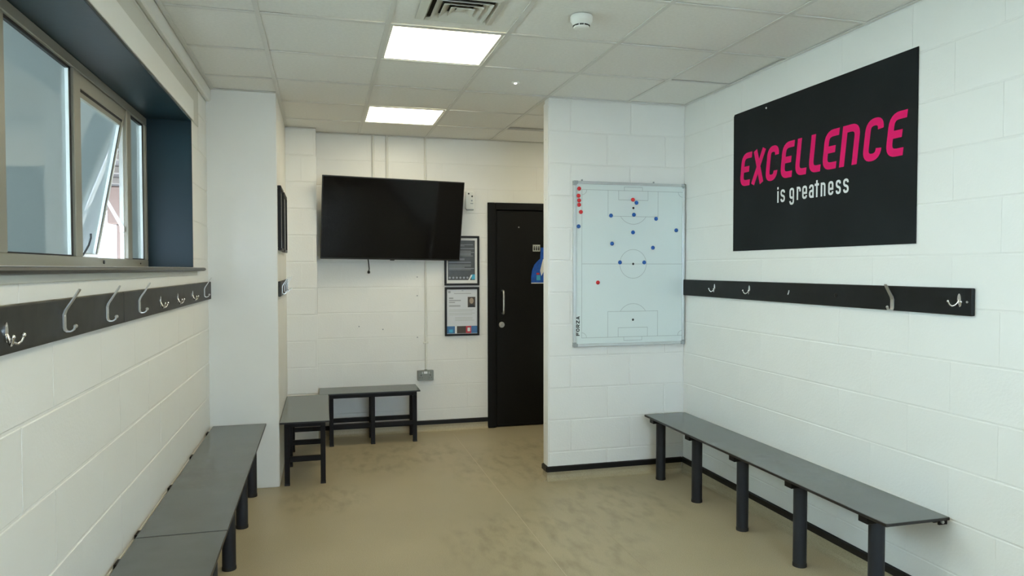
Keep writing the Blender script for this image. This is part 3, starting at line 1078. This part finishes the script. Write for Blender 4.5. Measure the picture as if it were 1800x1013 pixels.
free_bench(XC+0.003, 0.038, 5.048, 6.095, 0.450, 'black framed bench standing along the boxed column side', 'y', (5.115, 5.60, 6.045), False)
free_bench(XPI+0.008, 0.805, 6.105, 6.44, 0.450, 'black framed bench against the back wall below the television', 'x', (0.062, 0.405, 0.762), True)

# ------------------------------------------------------------------ television
tv = empty('television', (0.607, 6.29, 1.923), 'large black flat television tilted down on the back wall', 'television', rot=(R(11.7), R(0.635), R(5.49)))
W_, H_ = 1.235/2, 0.712/2
MB().box(-W_, W_, 0.0, 0.022, -H_, H_, TVB, 0.003).build('casing', tv)
MB().box(-W_*0.72, W_*0.72, 0.022, 0.050, -H_*0.80, H_*0.45, TVB, 0.008, 2).build('rear_housing', tv)
MB().box(-W_+0.008, W_-0.008, -0.0012, 0.001, -H_+0.014, H_-0.008, SCREEN).build('screen', tv)
MB().box(-0.02, 0.02, -0.001, 0.012, -H_-0.007, -H_+0.001, TVB, 0.002).build('sensor_tab', tv)
br = MB()
br.box(-0.20, 0.20, 0.050, 0.062, -0.11, 0.09, BLACK, 0.003)
br.box(-0.06, 0.06, 0.062, 0.150, -0.05, 0.05, BLACK, 0.004)
br.build('wall_bracket', tv)
cb = MB()
cb.tube([(-0.205, 0.045, -H_*0.75), (-0.205, 0.05, -H_-0.005), (-0.198, 0.045, -H_-0.05), (-0.195, 0.03, -H_-0.09), (-0.199, 0.02, -H_-0.108)], 0.005, RUBBER, 8)
cab = cb.build('power_cable', tv)
MB().lathe([(0.006, -0.014), (0.012, -0.010), (0.012, 0.006), (0.006, 0.012)], RUBBER, (-0.200, 0.018, -H_-0.115), 'Z', 12).build('plug', cab)

# conduits
for (x, w2, lab, zlo) in ((0.441, 0.011, 'painted cable conduit above the television, left of the pair', 1.95), (0.563, 0.011, 'painted cable conduit above the television, right of the pair', 1.95)):
    e = empty('cable_conduit', (x, YB, zlo), lab, 'conduit', 'painted conduits on the back wall')
    MB().cyl((0, -0.013, 0), w2, H-zlo-0.003, COND, 'Z', 14).build('pipe', e)
e = empty('cable_conduit', (0.905, YB, 0.575), 'painted cable conduit running from the ceiling down to the socket', 'conduit', 'painted conduits on the back wall')
MB().cyl((0, -0.012, 0), 0.0095, H-0.575-0.003, COND, 'Z', 14).build('pipe', e)
for z in (0.245, 1.35):
    MB().box(-0.024, 0.024, -0.024, 0, z-0.007, z+0.007, COND, 0.003).build('clip', e)

# double socket
e = empty('wall_socket', (0.898, YB, 0.525), 'grey metal double socket on the back wall above the bench end', 'socket')
MB().box(-0.072, 0.072, -0.040, 0, -0.045, 0.045, SOCKET, 0.005, 2).build('back_box', e)
MB().box(-0.073, 0.073, -0.045, -0.040, -0.046, 0.046, SOCKET, 0.002).build('front_plate', e)
MB().cyl((0.007, -0.014, 0.044), 0.013, 0.008, SOCKET, 'Z', 14).build('conduit_gland', e)
for x in (-0.042, 0.042):
    o = MB().box(x-0.020, x+0.020, -0.0462, -0.045, -0.032, 0.016, SOCKET, 0.0004).build('outlet', e)
    s_ = MB()
    s_.box(x-0.003, x+0.003, -0.0467, -0.0462, -0.004, 0.010, INK)
    s_.box(x-0.014, x-0.008, -0.0467, -0.0462, -0.022, -0.018, INK)
    s_.box(x+0.008, x+0.014, -0.0467, -0.0462, -0.022, -0.018, INK)
    s_.build('pin_slots', o)
    MB().box(x-0.006+(0.012 if x < 0 else -0.012), x+0.006+(0.012 if x < 0 else -0.012), -0.050, -0.045, 0.014, 0.034, SWITCH, 0.002).build('switch', e)
MB().box(-0.016, 0.016, -0.0456, -0.045, 0.016, 0.036, PWHITE).build('test_sticker', e)

# white wall unit right of the television
e = empty('wall_sensor', (1.312, YB, 2.12), 'small white plastic wall unit with dark dots right of the television', 'sensor')
MB().box(-0.040, 0.040, -0.045, 0, -0.08, 0.085, WPLAS, 0.008, 2).build('casing', e)
MB().box(-0.034, 0.034, -0.052, -0.03, -0.089, -0.078, WBC, 0.003).build('base_grille', e)
for (x, z, r) in ((-0.012, 0.063, 0.008), (0.020, 0.040, 0.008)):
    MB().lathe([(r, 0), (r*0.8, -0.003)][::-1], INK, (x, -0.045, z), 'Y', 12).build('lens', e)
MB().lathe([(0.008, 0), (0.007, -0.002)][::-1], WBC, (0.017, -0.045, 0.0), 'Y', 12).build('button', e)
MB().box(0.004, 0.030, -0.0455, -0.045, -0.03, -0.022, WBC).build('label_strip', e)


# ------------------------------------------------------------------ framed notices
def frame_on_back(x0, x1, z0, z1, label, name='framed_notice'):
    c = ((x0+x1)/2, YB, (z0+z1)/2)
    e = empty(name, c, label, 'framed notice')
    w2, h2, b = (x1-x0)/2, (z1-z0)/2, 0.019
    fr = MB()
    for (p, q, r, s_) in ((-w2, w2, h2-b, h2), (-w2, w2, -h2, -h2+b), (-w2, -w2+b, -h2+b, h2-b), (w2-b, w2, -h2+b, h2-b)):
        fr.box(p, q, -0.020, 0, r, s_, BLACK, 0.002)
    fr.build('frame', e)
    return e, w2-b, h2-b


def flat(mb, x0, x1, z0, z1, m, y):
    return mb.add([(x0, y, z0), (x1, y, z0), (x1, y, z1), (x0, y, z1)], [(0, 1, 2, 3)], m)


e, a, b = frame_on_back(1.079, 1.405, 1.341, 1.797, 'dark framed notice with pale text lines, upper one, partly behind television')
MB().box(-a, a, -0.010, -0.003, -b, b, PWHITE).build('mount', e)
pg = MB()
flat(pg, -a+0.012, a-0.022, -b+0.030, b-0.022, NOTED, -0.0108)
pg.build('print', e)
tx = MB()
z = b-0.060
while z > -b+0.115:
    x1_ = a-0.030-random.choice((0, 0.01, 0.03, 0.09))
    flat(tx, -a+0.020, x1_, z-0.0045, z+0.0005, GREYP if random.random() < .6 else GREYT, -0.0112)
    z -= random.choice((0.011, 0.011, 0.011, 0.024))
tx.build('text_lines', e)
tx = MB()
for k in range(6):
    tx.lathe([(0.010, 0), (0.010, 0.0004)], GREYT, (-a+0.03+k*0.033, -0.0114, -b+0.052), 'Y', 12)
tx.poly([(a-0.085, -b+0.030), (a-0.070, -b+0.030), (a-0.045, -b+0.078), (a-0.060, -b+0.078)], lambda u, v, d: (u, -0.0112-d, v), PWHITE, 0.0003)
flat(tx, a-0.055, a-0.022, -b+0.036, -b+0.082, CYAN, -0.0113)
tx.build('badge_row', e)

e, a, b = frame_on_back(1.081, 1.404, 0.876, 1.325, 'white framed notice with small portrait and coloured bottom strip, below the dark notice')
MB().box(-a, a, -0.010, -0.003, -b, b, NOTEW).build('print', e)
tx = MB()
for (x0_, x1_, z0_, th) in ((-0.075, 0.085, b-0.040, 0.006), (-0.005, 0.012, b-0.014, 0.006), (-a+0.012, -a+0.035, b-0.026, 0.018), (-a+0.020, -a+0.060, b-0.083, 0.014), (-a+0.020, -0.012, b-0.104, 0.010), (-a+0.020, -a+0.075, b-0.122, 0.009),
                            (-a+0.020, -0.016, b-0.150, 0.006), (-a+0.020, -0.016, b-0.158, 0.006)):
    flat(tx, x0_, x1_, z0_-th/2, z0_+th/2, GREYT, -0.0106)
for z_ in (b-0.19, b-0.203, b-0.222, b-0.236, b-0.262, b-0.275, b-0.288):
    flat(tx, -a+(0.020 if z_ > b-0.25 else 0.075), a-0.02-random.uniform(0, 0.03), z_-0.0018, z_+0.0018, SWITCH, -0.0106)
tx.build('text_lines', e)
ph = MB()
flat(ph, a-0.090, a-0.018, b-0.168, b-0.072, PBROWN, -0.0106)
ph.poly([(a-0.054+0.020*math.cos(t*math.pi/8), b-0.108+0.027*math.sin(t*math.pi/8)) for t in range(16)], lambda u, v, d: (u, -0.0108-d, v), SKIN, 0.0003)
ph.poly([(a-0.086, b-0.168), (a-0.022, b-0.168), (a-0.034, b-0.143), (a-0.074, b-0.143)], lambda u, v, d: (u, -0.0108-d, v), INK, 0.0003)
ph.build('portrait_photo', e)
cs = MB()
xs_ = [-a, -a+0.075, -0.050, 0.035, 0.085, a]
for k, m_ in enumerate((PBLUE, PWHITE, PBROWN, PRED, PBLUE)):
    flat(cs, xs_[k], xs_[k+1], -b+0.003, -b+0.070, m_, -0.0106)
flat(cs, -a+0.02, -a+0.055, -b+0.012, -b+0.040, CYAN, -0.0109)
flat(cs, 0.050, 0.075, -b+0.02, -b+0.055, PWHITE, -0.0109)
cs.build('colour_strip', e)

# two frames seen edge-on on the column side
for (y0, y1, lab) in ((5.13, 5.47, 'black picture frame seen edge-on on the column side, nearer of two'), (5.58, 5.98, 'black picture frame seen edge-on on the column side, farther of two')):
    e = empty('picture_frame', (XC, (y0+y1)/2, 1.845), lab, 'picture frame', 'black frames on the column side')
    w2, h2, b = (y1-y0)/2, 0.222, 0.02
    fr = MB()
    for (p, q, r, s_) in ((-w2, w2, h2-b, h2), (-w2, w2, -h2, -h2+b), (-w2, -w2+b, -h2+b, h2-b), (w2-b, w2, -h2+b, h2-b)):
        fr.box(0, 0.024, p, q, r, s_, BLACK, 0.002)
    fr.build('frame', e)
    MB().box(0.002, 0.010, -w2+b, w2-b, -h2+b, h2-b, NOTEW).build('print', e)

# ------------------------------------------------------------------ whiteboard
BX0, BX1, BZ0, BZ1 = 1.700, 2.563, 0.944, 2.110
bc = ((BX0+BX1)/2, YS, (BZ0+BZ1)/2)
wb = empty('whiteboard', bc, 'portrait whiteboard printed with a football pitch on the partition', 'whiteboard')
YF_ = YS-0.022
MB().box(BX0+0.012, BX1-0.012, YF_+0.004, YS-0.003, BZ0+0.012, BZ1-0.012, WBM).build('panel', wb, off=bc)
fr = MB()
for (p, q, r, s_) in ((BX0, BX1, BZ1-0.020, BZ1), (BX0, BX1, BZ0, BZ0+0.020), (BX0, BX0+0.020, BZ0+0.020, BZ1-0.020), (BX1-0.020, BX1, BZ0+0.020, BZ1-0.020)):
    fr.box(p, q, YF_-0.004, YS, r, s_, WBF, 0.003, 2)
fr.build('frame', wb, off=bc)
for (x, z) in ((BX0, BZ0), (BX1, BZ0), (BX0, BZ1), (BX1, BZ1)):
    sx, sz = (1 if x == BX0 else -1), (1 if z == BZ0 else -1)
    c = MB().box(x-sx*0.001, x+sx*0.032, YF_-0.007, YS, z-sz*0.001, z+sz*0.022, WBC, 0.003)
    c.box(x-sx*0.001, x+sx*0.022, YF_-0.007, YS, z+sz*0.020, z+sz*0.032, WBC, 0.003)
    c.build('corner_cap', wb, off=bc)


def on_board(u, v, d=0.0):
    return (u, YF_+0.0036-d, v)


L0, L1, M0, M1, C0 = 1.763, 2.545, 1.006, 2.051, 1.529
xc = (L0+L1)/2
ln = []
ln.append([(L0, M0), (L1, M0), (L1, M1), (L0, M1), (L0, M0)])
ln.append([(L0, C0), (L1, C0)])
ln.append(circle(xc, C0, 0.103))
for s_, m_ in ((1, M0), (-1, M1)):
    ln.append([(xc-0.194, m_), (xc-0.194, m_+s_*0.183), (xc+0.194, m_+s_*0.183), (xc+0.194, m_)])
    ln.append([(xc-0.114, m_), (xc-0.114, m_+s_*0.066), (xc+0.114, m_+s_*0.066), (xc+0.114, m_)])
    ln.append([(xc-0.070, m_), (xc-0.070, m_-s_*0.026), (xc+0.070, m_-s_*0.026), (xc+0.070, m_)])
    if s_ > 0:
        ln.append(circle(xc, m_+0.122, 0.116, 31.7, 148.3, 20))
    else:
        ln.append(circle(xc, m_-0.122, 0.116, 211.7, 328.3, 20))
for (x, z, a0) in ((L0, M0, 0), (L1, M0, 90), (L1, M1, 180), (L0, M1, 270)):
    ln.append(circle(x, z, 0.036, a0, a0+90, 10))
lm = MB()
for n_, p in enumerate(ln):
    lm.strokes([p], 0.0028, lambda u, v, n_=n_: on_board(u, v, 0.0001+0.00006*n_), LINE)
lm.build('pitch_markings', wb, off=bc)
sp_ = MB()
for z in (M0+0.122, C0, M1-0.122):
    sp_.poly(circle(xc, z, 0.0085, 0, 360, 18)[:-1][::-1], lambda u, v, d: on_board(u, v, 0.0014), INK)
sp_.build('spots', wb, off=bc)


# ---- lettering: every letter is a set of strokes in a box w x h
def letter(ch, w, h, t, r=None):
    q = t/2
    r = r if r is not None else w*0.45
    X0, X1, Y0, Y1 = q, w-q, q, h-q
    D = {
        'E': [[(w, Y1), (X0, Y1, 1), (X0, Y0, 1), (w, Y0)], [(X0, h*0.5), (w*0.84, h*0.5)]],
        'X': [[(q*0.9, h), (w-q*0.9, 0)], [(w-q*0.9, h), (q*0.9, 0)]],
        'C': [[(X1, h*0.72), (X1, Y1, 1), (X0, Y1, 1), (X0, Y0, 1), (X1, Y0, 1), (X1, h*0.28)]],
        'L': [[(X0, h), (X0, Y0, 1), (w, Y0)]],
        'N': [[(X0, 0), (X0, h)], [(X0, Y1), (X1, Y1, 1), (X1, 0)]],
        'F': [[(X0, 0), (X0, h)], [(0, Y1), (w, Y1)], [(X0, h*0.5), (w*0.88, h*0.5)]],
        'O': [[(w/2, Y1), (X1, Y1, 1), (X1, Y0, 1), (X0, Y0, 1), (X0, Y1, 1), (w/2, Y1)]],
        'R': [[(X0, 0), (X0, h)], [(X0, Y1), (X1, Y1, 1), (X1, h*0.45, 1), (X0, h*0.45)], [(w*0.42, h*0.45), (X1, 0)]],
        'Z': [[(0, Y1), (w, Y1)], [(0, Y0), (w, Y0)], [(w-q*1.1, h-t*0.8), (q*1.1, t*0.8)]],
        'A': [[(q*0.8, 0), (w/2, h)], [(w-q*0.8, 0), (w/2, h)], [(w*0.2, h*0.28), (w*0.8, h*0.28)]],
        'i': [[(q, 0), (q, h*0.92)], [(q, h*1.05), (q, h*1.24)]],
        's': [[(X1, h*0.72), (X1, Y1, 1), (X0, Y1, 1), (X0, h*0.54, 1), (X1, h*0.46, 1), (X1, Y0, 1), (X0, Y0, 1), (X0, h*0.27)]],
        'g': [[(X1, h*0.24), (X0, h*0.24, 1), (X0, Y1, 1), (X1, Y1, 1), (X1, -h*0.22, 1), (X0, -h*0.22, 1), (X0, h*0.0)]],
        'r': [[(X0, 0), (X0, h)], [(X0, Y1), (X1, Y1, 1), (X1, h*0.62)]],
        'e': [[(X0, h*0.45), (X1, h*0.45), (X1, Y1, 1), (X0, Y1, 1), (X0, Y0, 1), (X1, Y0, 1), (X1, h*0.27)]],
        'a': [[(X0, h*0.72), (X0, Y1, 1), (X1, Y1, 1), (X1, 0)], [(X1, h*0.52), (X0, h*0.52, 1), (X0, Y0, 1), (X1, Y0)]],
        't': [[(w/2, 0), (w/2, h*1.24)], [(0, h*0.92), (w, h*0.92)]],
        'n': [[(X0, 0), (X0, h)], [(X0, Y1), (X1, Y1, 1), (X1, 0)]],
    }
    return [rounded(p, r) for p in D[ch]]


# maker's name printed up the board's margin (reads bottom to top)
tw = MB()
v = 1.022
for ch in 'FORZA':
    wch = 0.0235
    for n_, p in enumerate(letter(ch, wch, 0.026, 0.0062, 0.009)):
        tw.strokes([p], 0.0062, lambda a_, b_, v=v, n_=n_: on_board(1.747-b_, v+a_, 0.0004+0.0002*n_), INK)
    v += 0.0285
tw.build('maker_lettering', wb, off=bc)
for (x, z, n_) in ((1.768, 2.114, 1), (1.79, 2.130, 0), (1.862, 2.128, 0), (2.318, 2.114, 1)):
    if n_:
        MB().box(x-0.005, x+0.005, YS-0.012, YS, z-0.004, z+0.009, WBC, 0.002).build('hanging_clip', wb, off=bc)

# magnets
mag = {}


def magnet(x, z, m, label, name, group):
    if name not in mag:
        o = MB().lathe([(0.0130, 0.0), (0.0142, -0.001), (0.0142, -0.005), (0.0125, -0.0072), (0.006, -0.0082)][::-1], m, (0, 0, 0), 'Y', 20).build(name)
        mag[name] = o.data
    else:
        o = bpy.data.objects.new(name, mag[name])
        col.objects.link(o)
    o.location = (x, YF_+0.0030, z)
    return tag(o, label, 'magnet', group)


reds = [(1.741, 2.056, 'red magnet topmost in the column at the whiteboard upper left'),
        (1.737, 2.006, 'red magnet second from top in the whiteboard left margin'),
        (1.741, 1.974, 'red magnet third from top in the whiteboard left margin'),
        (1.741, 1.943, 'red magnet fourth from top in the whiteboard left margin'),
        (1.754, 1.893, 'red magnet lowest of the five in the whiteboard left margin'),
        (2.150, 1.988, 'red magnet in front of the upper goal, touching a blue one'),
        (1.883, 1.397, 'lone red magnet in the lower half of the printed pitch')]
for x, z, l in reds:
    magnet(x, z, RED, l, 'red_magnet', 'red magnets on the whiteboard')
blues = [(1.737, 1.792, 'blue magnet alone in the whiteboard left margin'),
         (2.177, 1.967, 'blue magnet touching the red one before the upper goal'),
         (1.981, 1.872, 'blue magnet on the left corner of the upper penalty box'),
         (2.157, 1.881, 'blue magnet at the middle of the upper penalty box line'),
         (2.331, 1.855, 'blue magnet on the right corner of the upper penalty box'),
         (2.492, 1.774, 'blue magnet out by the right touchline of the printed pitch'),
         (2.151, 1.755, 'blue magnet at pitch centre between penalty box and centre circle'),
         (1.990, 1.673, 'blue magnet up and left of the centre circle'),
         (2.307, 1.646, 'blue magnet up and right of the centre circle'),
         (2.051, 1.540, 'blue magnet on the left edge of the centre circle'),
         (2.239, 1.540, 'blue magnet on the right edge of the centre circle')]
for x, z, l in blues:
    magnet(x, z, BLUE, l, 'blue_magnet', 'blue magnets on the whiteboard')

# ------------------------------------------------------------------ poster on the right wall
PY0, PY1, PZ0, PZ1 = 2.618, 4.085, 1.607, 2.481
pc = (XR, (PY0+PY1)/2, (PZ0+PZ1)/2)
po = empty('wall_poster', pc, 'large charcoal poster with pink and white lettering on the right wall', 'poster')
pts = [(PY0, PZ0), (PY1, PZ0), (PY1+0.002, PZ1-0.012), (PY1-0.008, PZ1), (PY0, PZ1+0.001)]
MB().poly(pts, lambda u, v, d: (XR-0.001-d, u, v), POSTER, 0.003).build('sheet', po, off=pc)


def on_poster(x, y, layer=0):
    return (XR-0.0046-0.0003*layer, x, y)


SH_ = 0.135
for ch, y, w_ in (('E', 4.014, 0.108), ('X', 3.889, 0.124), ('C', 3.746, 0.112), ('E', 3.603, 0.107), ('L', 3.471, 0.098), ('L', 3.355, 0.097), ('E', 3.245, 0.107), ('N', 3.114, 0.126), ('C', 2.953, 0.118), ('E', 2.805, 0.106)):
    hl = MB()
    for n_, p in enumerate(letter(ch, w_, 0.204, 0.036, 0.045)):
        hl.strokes([p], 0.036, lambda a_, b_, y=y, n_=n_: on_poster(y-a_-b_*SH_, 2.013+b_, n_), PINK)
    hl.build('pink_letter', po, off=pc)
for ch, y, w_ in (('i', 3.625, 0.014), ('s', 3.595, 0.041), ('g', 3.513, 0.041), ('r', 3.449, 0.035), ('e', 3.402, 0.041), ('a', 3.345, 0.039), ('t', 3.299, 0.035), ('n', 3.251, 0.038), ('e', 3.193, 0.040), ('s', 3.136, 0.038), ('s', 3.082, 0.040)):
    sl_ = MB()
    for n_, p in enumerate(letter(ch, w_, 0.073, 0.0125, 0.014)):
        sl_.strokes([p], 0.0125, lambda a_, b_, y=y, n_=n_: on_poster(y-a_, 1.878+b_, n_), PWHITE)
    sl_.build('white_letter', po, off=pc)
MB().lathe([(0.006, 0), (0.004, -0.003)][::-1], PWHITE, (XR-0.004, 3.74, 2.452), 'X', 10).build('pin', po, off=pc)
